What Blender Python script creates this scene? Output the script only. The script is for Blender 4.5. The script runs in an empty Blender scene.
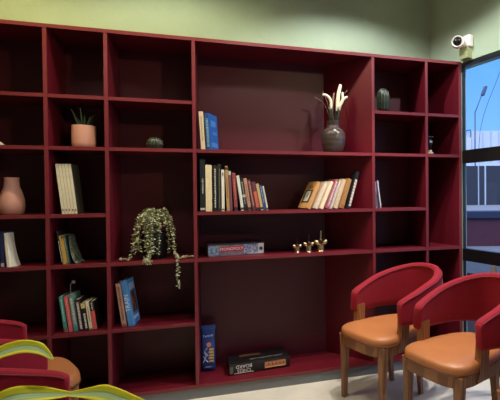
import bpy, bmesh, math, random
from mathutils import Vector, Matrix
random.seed(7)
SC = bpy.context.scene; COL = SC.collection
PI = math.pi
# ------------------------------------------------------------------ helpers
def lin(c):
    return tuple(((x/255)/12.92 if x/255 <= .04045 else ((x/255+.055)/1.055)**2.4) for x in c)
MATS = {}
def mat(name, rgb, rough=.5, metal=0, spec=.5, var=0.0, scale=8, bump=0.0, bscale=60, rgb2=None, sheen=0, coat=0, emit=None, stretch=(1,1,1), wave=None):
    if name in MATS: return MATS[name]
    m = bpy.data.materials.new(name); m.use_nodes = True
    nt = m.node_tree; b = nt.nodes['Principled BSDF']; N = nt.nodes.new; Lk = nt.links.new
    c = lin(rgb)
    b.inputs['Base Color'].default_value = (*c, 1)
    b.inputs['Roughness'].default_value = rough; b.inputs['Metallic'].default_value = metal
    b.inputs['Specular IOR Level'].default_value = spec
    if sheen: b.inputs['Sheen Weight'].default_value = sheen; b.inputs['Sheen Roughness'].default_value = .4; b.inputs['Sheen Tint'].default_value = (1,.35,.35,1)
    if coat: b.inputs['Coat Weight'].default_value = coat; b.inputs['Coat Roughness'].default_value = .15
    if emit: b.inputs['Emission Color'].default_value = (*lin(emit[0]), 1); b.inputs['Emission Strength'].default_value = emit[1]
    tc = N('ShaderNodeTexCoord'); mp = N('ShaderNodeMapping'); mp.inputs['Scale'].default_value = stretch
    Lk(tc.outputs['Object'], mp.inputs['Vector'])
    if var or rgb2:
        n = N('ShaderNodeTexNoise'); n.inputs['Scale'].default_value = scale; n.inputs['Detail'].default_value = 5
        Lk(mp.outputs['Vector'], n.inputs['Vector'])
        fac = n.outputs['Fac']
        if wave:
            w = N('ShaderNodeTexWave'); w.inputs['Scale'].default_value = wave; w.inputs['Distortion'].default_value = 6; w.inputs['Detail'].default_value = 3
            Lk(mp.outputs['Vector'], w.inputs['Vector']); fac = w.outputs['Fac']
        mx = N('ShaderNodeMix'); mx.data_type = 'RGBA'
        c2 = lin(rgb2) if rgb2 else tuple(x*(1-var) for x in c)
        c1 = c if rgb2 else tuple(min(1, x*(1+var)) for x in c)
        mx.inputs['A'].default_value = (*c1, 1); mx.inputs['B'].default_value = (*c2, 1)
        rp = N('ShaderNodeValToRGB'); rp.color_ramp.elements[0].position = .35; rp.color_ramp.elements[1].position = .65
        Lk(fac, rp.inputs['Fac']); Lk(rp.outputs['Color'], mx.inputs['Factor']); Lk(mx.outputs['Result'], b.inputs['Base Color'])
    if bump:
        n2 = N('ShaderNodeTexNoise'); n2.inputs['Scale'].default_value = bscale; n2.inputs['Detail'].default_value = 4
        Lk(mp.outputs['Vector'], n2.inputs['Vector'])
        bp = N('ShaderNodeBump'); bp.inputs['Strength'].default_value = bump; bp.inputs['Distance'].default_value = .01
        Lk(n2.outputs['Fac'], bp.inputs['Height']); Lk(bp.outputs['Normal'], b.inputs['Normal'])
    MATS[name] = m; return m
def obj(name, bm, m, parent=None, smooth=False, angle=None):
    me = bpy.data.meshes.new(name)
    bmesh.ops.recalc_face_normals(bm, faces=bm.faces)
    bm.to_mesh(me); bm.free()
    for p in me.polygons: p.use_smooth = smooth
    if smooth and angle: me.set_sharp_from_angle(angle=angle)
    for x in (m if isinstance(m, (list, tuple)) else [m]): me.materials.append(x)
    o = bpy.data.objects.new(name, me); COL.objects.link(o)
    if parent: o.parent = parent
    return o
def tag(o, label=None, cat=None, group=None, kind=None):
    if label: o['label'] = label
    if cat: o['category'] = cat
    if group: o['group'] = group
    if kind: o['kind'] = kind
    return o
def thing(name, label, cat, loc=(0,0,0), rz=0, group=None):
    o = bpy.data.objects.new(name, None); COL.objects.link(o); o.empty_display_size = .05
    o.location = loc; o.rotation_euler = (0,0,rz)
    return tag(o, label, cat, group)
def struct(name, bm, m, parent=None, smooth=False):
    o = obj(name, bm, m, parent, smooth)
    if not parent: o['kind'] = 'structure'
    return o
def copy_tree(o, parent=None):
    c = o.copy(); COL.objects.link(c)
    if parent: c.parent = parent
    for ch in list(o.children): copy_tree(ch, c)
    return c
def BM(): return bmesh.new()
def box(bm, x0, x1, y0, y1, z0, z1, bev=0, seg=2, M=None, mi=0):
    vs = [bm.verts.new((x,y,z)) for x in (x0,x1) for y in (y0,y1) for z in (z0,z1)]
    idx = [(0,1,3,2),(4,6,7,5),(0,4,5,1),(2,3,7,6),(0,2,6,4),(1,5,7,3)]
    fs = [bm.faces.new([vs[i] for i in f]) for f in idx]
    bmesh.ops.recalc_face_normals(bm, faces=fs)
    for f in fs: f.material_index = mi
    if bev:
        es = list({e for f in fs for e in f.edges})
        r = bmesh.ops.bevel(bm, geom=es, offset=bev, segments=seg, affect='EDGES', profile=.5)
        vs = list({v for v in r['verts']} | {v for f in fs if f.is_valid for v in f.verts})
    if M: bmesh.ops.transform(bm, matrix=M, verts=[v for v in vs if v.is_valid])
    return bm
def prism(bm, poly, z0, z1, bev=0, seg=2):
    a = [bm.verts.new((x,y,z0)) for x,y in poly]; b = [bm.verts.new((x,y,z1)) for x,y in poly]; n = len(poly)
    fs = [bm.faces.new(a[::-1]), bm.faces.new(b)]
    for i in range(n): fs.append(bm.faces.new((a[i], a[(i+1)%n], b[(i+1)%n], b[i])))
    if bev:
        es = list(set(fs[0].edges) | set(fs[1].edges))
        bmesh.ops.bevel(bm, geom=es, offset=bev, segments=seg, affect='EDGES', profile=.5)
    return bm
def lathe(bm, prof, n=40, c=(0,0), rib=0, ribn=0):
    rings = []
    for r, z in prof:
        if r < 1e-5: rings.append([bm.verts.new((c[0], c[1], z))])
        else:
            ring = []
            for k in range(n):
                a = 2*PI*k/n; rr = r*(1 - rib*abs(math.sin(a*ribn/2))**.5*0 - rib*(1-abs(math.sin(a*ribn/2)))**2) if rib else r
                ring.append(bm.verts.new((c[0]+rr*math.cos(a), c[1]+rr*math.sin(a), z)))
            rings.append(ring)
    for A, B in zip(rings, rings[1:]):
        if len(A) == 1 and len(B) == 1: continue
        for k in range(n):
            k2 = (k+1) % n
            if len(A) == 1: bm.faces.new((A[0], B[k2], B[k]))
            elif len(B) == 1: bm.faces.new((A[k], A[k2], B[0]))
            else: bm.faces.new((A[k], A[k2], B[k2], B[k]))
    return bm
def spl(P, n=8):
    P = [Vector(p) for p in P]; out = []
    for i in range(len(P)-1):
        p0 = P[max(i-1,0)]; p1 = P[i]; p2 = P[i+1]; p3 = P[min(i+2,len(P)-1)]
        for k in range(n):
            t = k/n
            out.append(.5*((2*p1)+(p2-p0)*t+(2*p0-5*p1+4*p2-p3)*t*t+(3*p1-p0-3*p2+p3)*t**3))
    out.append(P[-1]); return out
def tube(bm, P, r, n=8, caps=True):
    P = [Vector(p) for p in P]; rings = []; up = Vector((0.13,0.21,1)).normalized()
    R = r if isinstance(r, (list, tuple)) else [r]*len(P)
    for i, p in enumerate(P):
        t = (P[min(i+1,len(P)-1)] - P[max(i-1,0)]).normalized()
        u = t.cross(up)
        if u.length < .05: u = t.cross(Vector((1,0,0)))
        u.normalize(); v = t.cross(u)
        rings.append([bm.verts.new(p + R[i]*(math.cos(2*PI*k/n)*u + math.sin(2*PI*k/n)*v)) for k in range(n)])
    for A, B in zip(rings, rings[1:]):
        for k in range(n): bm.faces.new((A[k], A[(k+1)%n], B[(k+1)%n], B[k]))
    if caps: bm.faces.new(rings[0][::-1]); bm.faces.new(rings[-1])
    return bm
def loft(bm, rings, caps=True, closed=True):
    R = [[bm.verts.new(p) for p in r] for r in rings]; n = len(R[0])
    for A, B in zip(R, R[1:]):
        for k in range(n if closed else n-1): bm.faces.new((A[k], A[(k+1)%n], B[(k+1)%n], B[k]))
    if caps and closed: bm.faces.new(R[0][::-1]); bm.faces.new(R[-1])
    return R
def text_mesh(name, s, size, m, parent, M, depth=.0004):
    cu = bpy.data.curves.new(name, 'FONT'); cu.body = s; cu.size = size; cu.extrude = depth; cu.align_x = 'CENTER'; cu.align_y = 'CENTER'; cu.resolution_u = 3
    to = bpy.data.objects.new(name, cu); COL.objects.link(to)
    dg = bpy.context.evaluated_depsgraph_get(); dg.update()
    me = bpy.data.meshes.new_from_object(to.evaluated_get(dg))
    bpy.data.objects.remove(to); me.name = name
    me.transform(M); me.materials.clear(); me.materials.append(m)
    o = bpy.data.objects.new(name, me); COL.objects.link(o); o.parent = parent
    return o
def Rx(a): return Matrix.Rotation(a,4,'X')
def Ry(a): return Matrix.Rotation(a,4,'Y')
def Rz(a): return Matrix.Rotation(a,4,'Z')
def T(*v): return Matrix.Translation(v)
# ------------------------------------------------------------------ camera
f, PX = 419.07, 346.73
pi_, ro, ya, dd = math.radians(.6826), math.radians(-.5192), math.radians(-16.535), 2.7325
c, s = math.cos(ya), math.sin(ya)
R0 = Vector((c,s,0)); F0 = Vector((-s,c,0)); Z0 = Vector((0,0,1))
FW = math.cos(pi_)*F0 - math.sin(pi_)*Z0; UP = math.sin(pi_)*F0 + math.cos(pi_)*Z0
c, s = math.cos(ro), math.sin(ro)
RR, UU = c*R0 + s*UP, -s*R0 + c*UP
cam = bpy.data.cameras.new('camera'); co = bpy.data.objects.new('camera', cam); COL.objects.link(co)
co.matrix_world = Matrix(((RR.x,UU.x,-FW.x,0),(RR.y,UU.y,-FW.y,-dd),(RR.z,UU.z,-FW.z,1.25),(0,0,0,1)))
cam.sensor_width = 36; cam.sensor_fit = 'HORIZONTAL'; cam.lens = f/500*36; cam.shift_x = (250-PX)/500
cam.clip_start = .02; cam.clip_end = 300
SC.camera = co
# ------------------------------------------------------------------ materials
WALL = mat('sage_wall', (164,182,156), .8, var=.05, scale=3, bump=.35, bscale=14)
CEIL = mat('ceiling_paint', (225,222,212), .9)
FLOOR = mat('floor_tile', (212,205,192), .35, var=.07, scale=4)
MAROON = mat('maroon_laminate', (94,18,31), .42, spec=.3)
BACK = mat('plum_back_laminate', (80,17,34), .46, spec=.42)
SIDE = mat('red_side_laminate', (94,12,28), .42, spec=.3)
EDGE = mat('maroon_front_edge', (118,40,47), .45, spec=.4)  # lighter maroon, used on the front faces of the boards
PLINTH = mat('grey_plinth', (112,112,112), .6)
BLACKF = mat('black_frame', (14,14,16), .4)
VELVET = mat('red_velvet', (148,28,44), .8, sheen=.25, var=.05, scale=30, bump=.1, bscale=300, spec=.2)
PIPING = mat('dark_red_piping', (120,14,26), .7)
LEATHER = mat('tan_leather', (182,114,68), .4, var=.06, scale=10, bump=.08, bscale=120)
WOOD = mat('walnut_wood', (150,96,54), .42, rgb2=(118,72,38), scale=3, stretch=(6,6,1), wave=2.5)
WHITE = mat('white_plastic', (238,228,222), .4)
BLACK = mat('black_plastic', (10,10,11), .25)
PAGES = mat('page_paper', (226,212,180), .9, var=.06, scale=200, stretch=(1,1,.02))
WPAGES = mat('white_paper', (238,230,212), .9, var=.04, scale=150)
# ------------------------------------------------------------------ setting
ANG = math.radians(16); WD = Vector((math.sin(ANG), -math.cos(ANG), 0)); WN = Vector((math.cos(ANG), math.sin(ANG), 0))
MW = Matrix(((WD.x, WN.x, 0, 1.705), (WD.y, WN.y, 0, 0), (0,0,1,0), (0,0,0,1)))   # wall coordinates: along towards the room's front, outwards, up
H = 2.9; YB = .315; YF = -4.2; XL = -2.6
b = BM(); prism(b, [(XL-.2,YF-.2),(3.2,YF-.2),(1.66,.6),(XL-.2,.6)], -.1, 0); struct('floor', b, FLOOR)
b = BM(); prism(b, [(XL-.2,YF-.2),(3.4,YF-.2),(1.8,.6),(XL-.2,.6)], H, H+.1); struct('ceiling', b, CEIL)
b = BM(); box(b, XL-.2, 1.62, YB, YB+.15, 0, H); struct('wall_back', b, WALL)
b = BM(); box(b, XL-.15, XL, YF, YB, 0, H); struct('wall_left', b, WALL)
b = BM(); box(b, XL-.2, 3.2, YF-.15, YF, 0, H); struct('wall_front', b, WALL)
WTOP = 2.216
b = BM(); box(b, -.5, 4.6, 0, .16, WTOP, H, M=MW); box(b, -.5, -.004, 0, .05, 0, WTOP, M=MW); box(b, 3.2, 4.6, 0, .16, 0, WTOP, M=MW); struct('wall_right', b, WALL)
# window wall
b = BM()
for z0, z1 in ((WTOP-.022, WTOP), (1.478, 1.572), (.757, .847), (0, .08)): box(b, -.004, 3.2, .004, .05, z0, z1, M=MW)
for x0 in (.002, 1.55, 3.15): box(b, x0, x0+(.004 if x0 < .1 else .05), .006, .046 if x0 > .1 else .03, .08, WTOP-.022, M=MW)
win = struct('window_1', b, BLACKF)
g = bpy.data.materials.new('window_glass'); g.use_nodes = True; nt = g.node_tree; nt.nodes.clear()
o_ = nt.nodes.new('ShaderNodeOutputMaterial'); mx = nt.nodes.new('ShaderNodeMixShader'); tr = nt.nodes.new('ShaderNodeBsdfTransparent'); gl = nt.nodes.new('ShaderNodeBsdfGlossy'); fr = nt.nodes.new('ShaderNodeLayerWeight'); pw = nt.nodes.new('ShaderNodeMath'); pw.operation = 'POWER'; pw.inputs[1].default_value = 4.5; ml = nt.nodes.new('ShaderNodeMath'); ml.operation = 'MULTIPLY_ADD'; ml.inputs[1].default_value = .7; ml.inputs[2].default_value = .02
nt.links.new(fr.outputs['Facing'], pw.inputs[0]); nt.links.new(pw.outputs[0], ml.inputs[0]); gl.inputs['Roughness'].default_value = .01; tr.inputs['Color'].default_value = (.95,.97,1,1)
nt.links.new(ml.outputs[0], mx.inputs[0]); nt.links.new(tr.outputs[0], mx.inputs[1]); nt.links.new(gl.outputs[0], mx.inputs[2]); nt.links.new(mx.outputs[0], o_.inputs[0])
for z0, z1 in ((.08,.757),(.847,1.478),(1.572,WTOP-.022)):
    b = BM(); box(b, .004, 3.15, .022, .027, z0, z1, M=MW); obj('pane', b, g, win)
# outside
b = BM(); prism(b, [(2.6,2.6),(14,-8),(70,10),(50,70),(8,60)], .2, .5); struct('pavement', b, mat('asphalt', (130,138,155), .9, var=.06))
b = BM()

b.free(); b = BM(); prism(b, [(1.78,-.1),(3.0,-4.2),(12,-4),(12,3),(2.4,3.2),(1.2,2.4)], -.15, -.03); struct('terrace', b, mat('terrace_dark', (46,32,44), .8, var=.08))
b = BM()
pa, pb = Vector((2.2,2.87,0)), Vector((6.5,1.55,0)); d_ = (pb-pa).normalized(); n_ = Vector((-d_.y, d_.x, 0))
Mp = Matrix(((d_.x,n_.x,0,pa.x),(d_.y,n_.y,0,pa.y),(0,0,1,0),(0,0,0,1)))
box(b, 0, 4.6, 0, .25, -.3, .9, M=Mp); par = thing('parapet_wall', 'low plum coloured wall outside the window below the road', 'wall'); obj('wall_body', b, mat('plum_render', (84,44,62), .8, var=.05), par)
b = BM(); box(b, -.03, 4.63, -.04, .29, .9, 1.0, .01, M=Mp); obj('coping', b, mat('navy_coping', (40,50,84), .7), par)
tag(par.children[-1], 'navy blue coping')
fa, fb = Vector((13.2,22.6,0)), Vector((24.22,19.31,0)); d_ = (fb-fa).normalized(); n_ = Vector((-d_.y, d_.x, 0))
fe = thing('hoarding_fence', 'dark blue panel fence across the road outside the window', 'fence')
Mf = Matrix(((d_.x,n_.x,0,fa.x),(d_.y,n_.y,0,fa.y),(0,0,1,0),(0,0,0,1)))
xs = 0; k = 0
FP = mat('navy_hoarding', (40,46,62), .7, var=.05); FG = mat('pale_post', (196,212,236), .6)
for x0, x1 in ((.0,1.1),(1.16,3.34),(3.44,3.78),(3.9,6.1),(6.16,8.2),(8.26,11)):
    b = BM(); box(b, x0, x1, 0, .06, .5, 3.12); bmesh.ops.transform(b, matrix=Mf, verts=b.verts); obj('panel', b, FP, fe)
for x0 in (1.1, 3.34, 3.78, 6.1, 8.2):
    b = BM(); box(b, x0, x0+.1, .06, .12, .5, 3.3); bmesh.ops.transform(b, matrix=Mf, verts=b.verts); obj('post', b, FG, fe)
b = BM(); prism(b, [(25,42.5),(28.6,41.02),(30.6,46.2),(27,47.5)], .5, 8.0); bl = thing('pale_building', 'long pale blue flat roofed building behind the dark fence outside', 'building')
BLD = mat('pale_facade', (196,206,226), .8, var=.05, scale=.4)
obj('low_wing', b, BLD, bl)
b = BM(); prism(b, [(28.66,41.01),(42,37.1),(44,42.2),(30.7,46.2)], .5, 8.75); obj('main_block', b, BLD, bl)
b = BM()
for i in range(14):
    q = Vector((28.9,40.94,0)).lerp(Vector((41,37.39,0)), i/13); box(b, q.x-.05, q.x+.05, q.y-.1, q.y, 5.0, 8.7)
obj('wall_ribs', b, mat('facade_rib', (184,194,216), .8), bl)
b = BM()
for i in range(7):
    q = Vector((25.4,42.34,0)).lerp(Vector((28.5,41.06,0)), i/6); tube(b, [(q.x,q.y,8.0),(q.x,q.y,8.25+.1*i)], .05, 6)
tube(b, [(25.4,42.34,8.2),(28.5,41.06,8.9)], .06, 6); obj('railing', b, mat('rail_grey', (70,84,110), .6), bl)
lp = thing('street_lamp', 'grey street lamp with slanted arm against the blue sky', 'street lamp')
LG = mat('lamp_grey', (72,86,112), .5)
b = BM(); tube(b, [(17.38,23.44,.5),(17.42,23.47,7.11)], [.05,.04], 8); obj('pole', b, LG, lp, True)
b = BM(); tube(b, [(17.42,23.47,7.05),(17.9,23.34,8.35)], .035, 8); obj('arm', b, LG, lp, True)
b = BM(); box(b, -.09, .09, -.16, .16, -.36, .36, .04, M=T(18.05,23.29,8.6) @ Ry(math.radians(22))); obj('lamp_head', b, LG, lp, True, .6)
b = BM(); tube(b, spl([(18.93,25.09,.5),(18.93,25.09,6.04),(20.44,24.7,10.54),(21.96,24.3,14.87)], 4), .022, 6); tag(obj('guy_wire', b, LG), 'thin dark wire slanting across the sky outside the window', 'wire')
op = thing('outdoor_plant', 'single brown pointed leaf rising outside the low window pane', 'plant', (1.97,.02,0))
b = BM(); lathe(b, [(.001,0),(.09,0),(.12,.22),(.11,.22),(.1,.2),(.001,.2)], 24); obj('pot', b, mat('clay_pot', (96,64,52), .8), op, True, .6)
b = BM(); loft(b, [[(w_*sx+.02*math.sin(3*z), .006*sy*(1 if w_ > .002 else .2), z) for sx, sy in ((-1,0),(0,-1),(1,0),(0,1))] for z, w_ in ((.2,.004),(.4,.008),(.55,.032),(.62,.036),(.69,.022),(.745,.001))]); obj('leaf', b, mat('brown_leaf', (160,122,98), .7), op, True)
# ------------------------------------------------------------------ bookcase
XA = [-1.42,-.943,-.640,-.160,1.008,1.417,1.70]; ZS = dict(top=2.213, s1=1.824, s2=1.530, s3=1.1447, s4=.8554, s5=.4635, bot=.075)
TH = .0105; BD = .30
def edge_fronts(o):
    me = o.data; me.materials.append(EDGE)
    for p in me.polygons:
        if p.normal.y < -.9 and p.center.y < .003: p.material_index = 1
bc = thing('bookcase', 'tall dark maroon open bookcase filling the back wall', 'bookcase')
sl = lambda y: 1.70 - math.tan(ANG)*y - .004
for i, x in enumerate(XA[:-1]):
    b = BM(); box(b, x-TH, x+TH, 0, BD, ZS['bot']+TH, ZS['top']-TH, .001, 1); obj('upright', b, MAROON, bc)
b = BM(); prism(b, [(1.70-2*TH,0),(1.70,0),(sl(BD),BD),(sl(BD)-2*TH,BD)], ZS['bot']+TH, ZS['top']-TH); obj('upright', b, MAROON, bc)
for nm, z in (('top_board','top'),('bottom_board','bot')):
    b = BM(); prism(b, [(XA[0]-TH,-.002),(1.701,-.002),(sl(BD),BD),(XA[0]-TH,BD)], ZS[z]-TH, ZS[z]+TH); obj(nm, b, MAROON, bc)
lay = [('s1','s2','s3','s4','s5'),('s1','s2','s3','s4','s5'),('s1','s2','s4','s5'),('s2','s3','s4'),('s1','s2','s3','s4'),('s1','s2','s4')]
for i, L in enumerate(lay):
    for k in L:
        x0, x1 = XA[i]+TH, XA[i+1]-TH; b = BM()
        if i == 5: prism(b, [(x0,0),(1.70-2*TH,0),(sl(BD-.005)-2*TH,BD-.005),(x0,BD-.005)], ZS[k]-TH, ZS[k]+TH)
        elif i == 3: prism(b, [(x0,0),(x1,0),(x1,.004),(.73,BD-.005),(x0,BD-.005)], ZS[k]-TH, ZS[k]+TH)
        else: box(b, x0, x1, 0, BD-.005, ZS[k]-TH, ZS[k]+TH, .001, 1)
        obj('shelf', b, MAROON, bc)
XD = .728     # splayed side panel closing the right of the wide bay
b = BM(); prism(b, [(XA[4]-TH,.004),(XA[4]-TH,.02),(XD+.018,BD-.001),(XD,BD-.001)], ZS['bot']+TH, ZS['top']-TH); obj('side_panel', b, SIDE, bc)
b = BM(); prism(b, [(XA[0]-TH,BD),(sl(BD)-.002,BD),(sl(BD+.012)-.004,BD+.012),(XA[0]-TH,BD+.012)], 0.0, ZS['top']+TH); obj('back_panel', b, BACK, bc)
b = BM(); prism(b, [(XA[0],.004),(1.69,.004),(1.685,.02),(XA[0],.02)], 0, ZS['bot']-TH); tag(obj('plinth', b, PLINTH, bc), 'grey plinth')
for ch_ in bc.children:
    if ch_.name.split('.')[0] in ('upright','shelf','top_board','bottom_board'): edge_fronts(ch_)
# ------------------------------------------------------------------ books
def bookmat(rgb, r=.55): return mat('cover_%d_%d_%d' % rgb, rgb, r, var=.06, scale=40)
def book(name, label, cat, group, x, y, z, th, h, t, d, cover, pages=PAGES, rz=0, lean=1, bands=(), dashes=None, board=None, patch=None):
    """spine faces -y; pivot: bottom-left corner of the spine (lean left) or bottom-right (lean right)"""
    o = thing(name, label, cat, (x,y,z), 0, group)
    o.rotation_mode = 'QUATERNION'
    o.rotation_quaternion = (Rz(rz) @ Ry(-th)).to_quaternion()
    X0 = 0 if lean > 0 else -t
    ct = min(.0025, t*.16); cm = bookmat(cover)
    b = BM(); box(b, X0, X0+t, 0, .0025, 0, h, .0006, 1); box(b, X0, X0+ct, .0025, d, 0, h, mi=1); box(b, X0+t-ct, X0+t, .0025, d, 0, h, mi=1)
    cvo = obj('cover', b, [cm, bookmat(board) if board else cm], o)
    b = BM(); box(b, X0+ct, X0+t-ct, .0025, d-.003, .003, h-.003); obj('pages', b, pages, o)
    for (f0, f1, rgb) in bands:
        b = BM(); box(b, X0+.0005, X0+t-.0005, -.0006, 0.0004, h*f0, h*f1); obj('spine_band', b, bookmat(rgb), cvo)
    if dashes:
        f0, f1, rgb, wf = dashes
        b = BM(); zz = h*f0; rr = random.Random(int(h*1e5))
        while zz < h*f1:
            l = rr.uniform(.004,.011); box(b, X0+t*(.5-wf/2)+rr.uniform(0,.1)*t, X0+t*(.5+wf/2), -.0009, 0.0003, zz, min(zz+l, h*.97)); zz += l + rr.uniform(.0015,.004)
        obj('spine_lettering', b, bookmat(rgb), cvo)
    if patch:
        side, y0, y1, f0, f1, rgb = patch; b = BM()
        xx = X0 if side < 0 else X0+t
        box(b, xx-.0006, xx+.0006, d*y0, d*y1, h*f0, h*f1); obj('cover_picture', b, bookmat(rgb), cvo)
    return o
z3 = ZS['s3']+TH; z4 = ZS['s4']+TH; z5 = ZS['s5']+TH; z2 = ZS['s2']+TH; z1 = ZS['s1']+TH; zb = ZS['bot']+TH
BLK = (20,22,24)
D3 = [[-0.1308,0.0,0.3238,0.0294],[-0.099,0.0,0.29,0.0376],[-0.055,0.0,0.2874,0.0253],[-0.0269,0.0,0.2971,0.0208],[-0.004,0.0,0.261,0.0174],[0.0275,0.0349,0.284,0.0175],[0.047,0.0349,0.2538,0.0153],[0.0733,0.0564,0.2416,0.0218],[0.1152,0.128,0.2255,0.0183],[0.1365,0.1381,0.2072,0.0195],[0.1593,0.1409,0.2087,0.0202],[0.1878,0.1767,0.2002,0.0202],[0.2120,0.1780,0.1866,0.0225],[0.2381,0.1790,0.174,0.0178],[0.2583,0.1795,0.1658,0.0150],[0.2762,0.1800,0.1591,0.0110]]
d3 = [('tall black hardback, leftmost of the row with the big cream book',(22,28,30),(.35,.62,(190,190,180),.3),[(.03,.07,(200,196,180))]),
 ('wide cream hardback with a blank spine in the row of varied books',(232,214,172),None,[]),
 ('black book with white spine lettering just right of the cream hardback',(18,18,20),(.08,.92,(205,200,190),.35),[]),
 ('dark charcoal book, slightly taller, left of the thin white book',(34,32,30),(.06,.9,(120,110,96),.35),[]),
 ('thin white upright book beside the tan hardback',(236,230,212),(.86,.93,(90,80,70),.4),[(.02,.06,(120,110,100))]),
 ('tan brown hardback with darker top, first of the leaning books',(190,146,92),(.3,.7,(140,100,60),.35),[(.92,.98,(70,60,50))]),
 ('thin mauve book squeezed between the tan and the coral red books',(120,76,92),None,[(.9,.99,(220,210,200))]),
 ('coral red leaning book left of the plain white leaning book',(150,66,62),(.3,.85,(214,130,118),.3),[(.02,.1,(40,30,50))]),
 ('plain white leaning book in the middle of the row',(226,224,214),None,[(.03,.09,(60,60,60))]),
 ('black leaning book with a white badge on its spine',(24,24,24),(.2,.9,(150,150,140),.4),[(.42,.5,(225,225,220))]),
 ('pinkish beige leaning paperback right of the black badge book',(196,140,118),(.3,.8,(150,90,80),.3),[(.02,.1,(40,30,34))]),
 ('brown red leaning paperback with pale specks on its spine',(104,56,52),(.15,.9,(190,150,140),.4),[]),
 ('paperback with a mauve upper and a coral lower spine',(110,52,66),None,[(.1,.66,(204,98,84)),(.01,.1,(40,36,60))]),
 ('sandy tan paperback left of the blue one',(206,172,118),None,[(.04,.12,(60,50,50))]),
 ('blue paperback near the right end of the leaning row',(44,76,140),(.3,.9,(150,180,214),.4),[]),
 ('thin off white booklet ending the row on the right',(216,206,190),None,[(.03,.1,(80,70,70))])]
for (x,th,h,t),(lb,cv,ds,bd) in zip(D3, d3):
    book('book', lb, 'book', 'books in the row on the wide middle shelf', x, .02, z3, th, h, t, .17, cv, bands=bd, dashes=ds)
D3R = [[0.5627,-0.4684,0.1994,0.03],[0.6106,-0.4690,0.2017,0.0232],[0.6500,-0.455,0.2046,0.0214],[0.6890,-0.42,0.2147,0.0280],[0.7125,-0.40,0.208,0.0145],[0.7502,-0.38,0.2123,0.0290],[0.7957,-0.345,0.214,0.0328],[0.8440,-0.3195,0.2653,0.0276]]
d3r = [('orange paperback with a framed grey portrait on its cover, leaning right',(192,142,82),None,[],(226,206,170)),
 ('cream paperback leaning right, next to the orange portrait cover',(216,196,172),None,[],None),
 ('ivory spined book with a black cover leaning in the right pile',(232,216,180),None,[],None),
 ('pink and red book with white flecks leaning in the right pile',(160,80,88),(.08,.9,(226,200,196),.6),[],None),
 ('thin grey white book leaning beside the pink flecked one',(196,184,180),None,[],None),
 ('cream spined book with a red cover leaning in the right pile',(206,182,150),None,[],None),
 ('ochre orange book leaning beside the zebra spined book',(172,122,66),None,[(.0,.12,(150,96,50))],None),
 ('tall black book with a zebra striped spine, rightmost of the leaning pile',(26,24,26),(.1,.8,(226,208,190),.7),[],None)]
for i, ((x,th,h,t),(lb,cv,ds,bd,_)) in enumerate(zip(D3R, d3r)):
    pt = (-1,.14,.86,.2,.68,(48,42,38)) if i == 0 else None
    o = book('book', lb, 'book', 'books leaning right on the wide middle shelf', x, .025, z3, th, h, t*.86, (.125 if i < 5 else .10) if i < 7 else .06, cv, rz=math.radians(20), lean=-1, bands=bd, dashes=ds, patch=pt)
    X0 = -t*.86
    if i == 0:
        cv_ = [q for q in o.children if q.name.startswith('cover') and 'picture' not in q.name][0]
        b = BM(); box(b, X0-.0012, X0+.0004, .035, .09, h*.25, h*.63); obj('portrait', b, bookmat((196,192,176)), o)
        b = BM(); lathe(b, [(.001,-.016),(.009,-.012),(.013,0),(.009,.013),(.001,.016)], 16); bmesh.ops.transform(b, matrix=T(X0-.001,.062,h*.47) @ Matrix.Diagonal((.12,1,1.25,1)), verts=b.verts); obj('portrait_figure', b, bookmat((140,136,126)), o, True)
        for k in range(2):
            b = BM(); box(b, X0-.0009, X0+.0004, .03+.01*k, .095-.01*k, h*(.74+.07*k), h*(.77+.07*k)); obj('cover_lettering', b, bookmat((70,46,30)), cv_)
    if i == 7:
        b = BM(); 
        for k in range(9): box(b, X0+.002, X0+t*.86-.003, -.0008, .0003, h*(.06+.085*k), h*(.10+.085*k), M=None)
        obj('zebra_stripes', b, bookmat((222,206,188)), o)
mag = [[-0.8807,.105],[-0.8648,.1051],[-0.8489,.1052],[-0.8330,.1053],[-0.8171,.1054]]
pos = ['leftmost','second from the left','middle','second from the right','rightmost, with its dark olive cover showing']
for i, (x, th) in enumerate(mag):
    o = book('magazine', pos[i][0].upper()+pos[i][1:]+' of five leaning white magazine binders beside the pink vase shelf' if 0 else '%s of the five white spined volumes leaning together' % pos[i], 'book', 'five matching white volumes', x, .03, z3, th, .2885, .0142, .13, (226,214,186), pages=WPAGES, dashes=(.06,.1,(110,100,80),.5), board=(70,64,52))
    b = BM(); box(b, .0142-.0002, .0146, .004, .125, .002, .286)
    if i == 4: obj('back_cover', b, bookmat((62,58,48)), o)
    else: b.free()
B4 = [[-0.886,0.1336,0.1932,0.0076],[-0.877,0.134,0.1673,0.0090],[-0.8670,0.135,0.1686,0.0100],[-0.8556,0.136,0.1666,0.0106]]
b4 = [('black thin book with white spine lettering, left of the gold pair',(26,26,32),(.08,.7,(200,200,196),.5),[]),
 ('left one of the two gold spined books on the small shelf',(206,166,84),(.1,.9,(160,120,56),.35),[]),
 ('right one of the two gold spined books on the small shelf',(198,156,72),None,[(.9,.99,(90,80,60)),(.02,.05,(90,80,60))]),
 ('dark green floral book right of the gold pair',(46,66,58),(.08,.95,(128,150,132),.6),[])]
for (x,th,h,t),(lb,cv,ds,bd) in zip(B4, b4):
    o = book('book', lb, 'book', 'small leaning books on the narrow shelf', x, .03, z4, th, h, t, .14, cv, bands=bd, dashes=ds)
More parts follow.
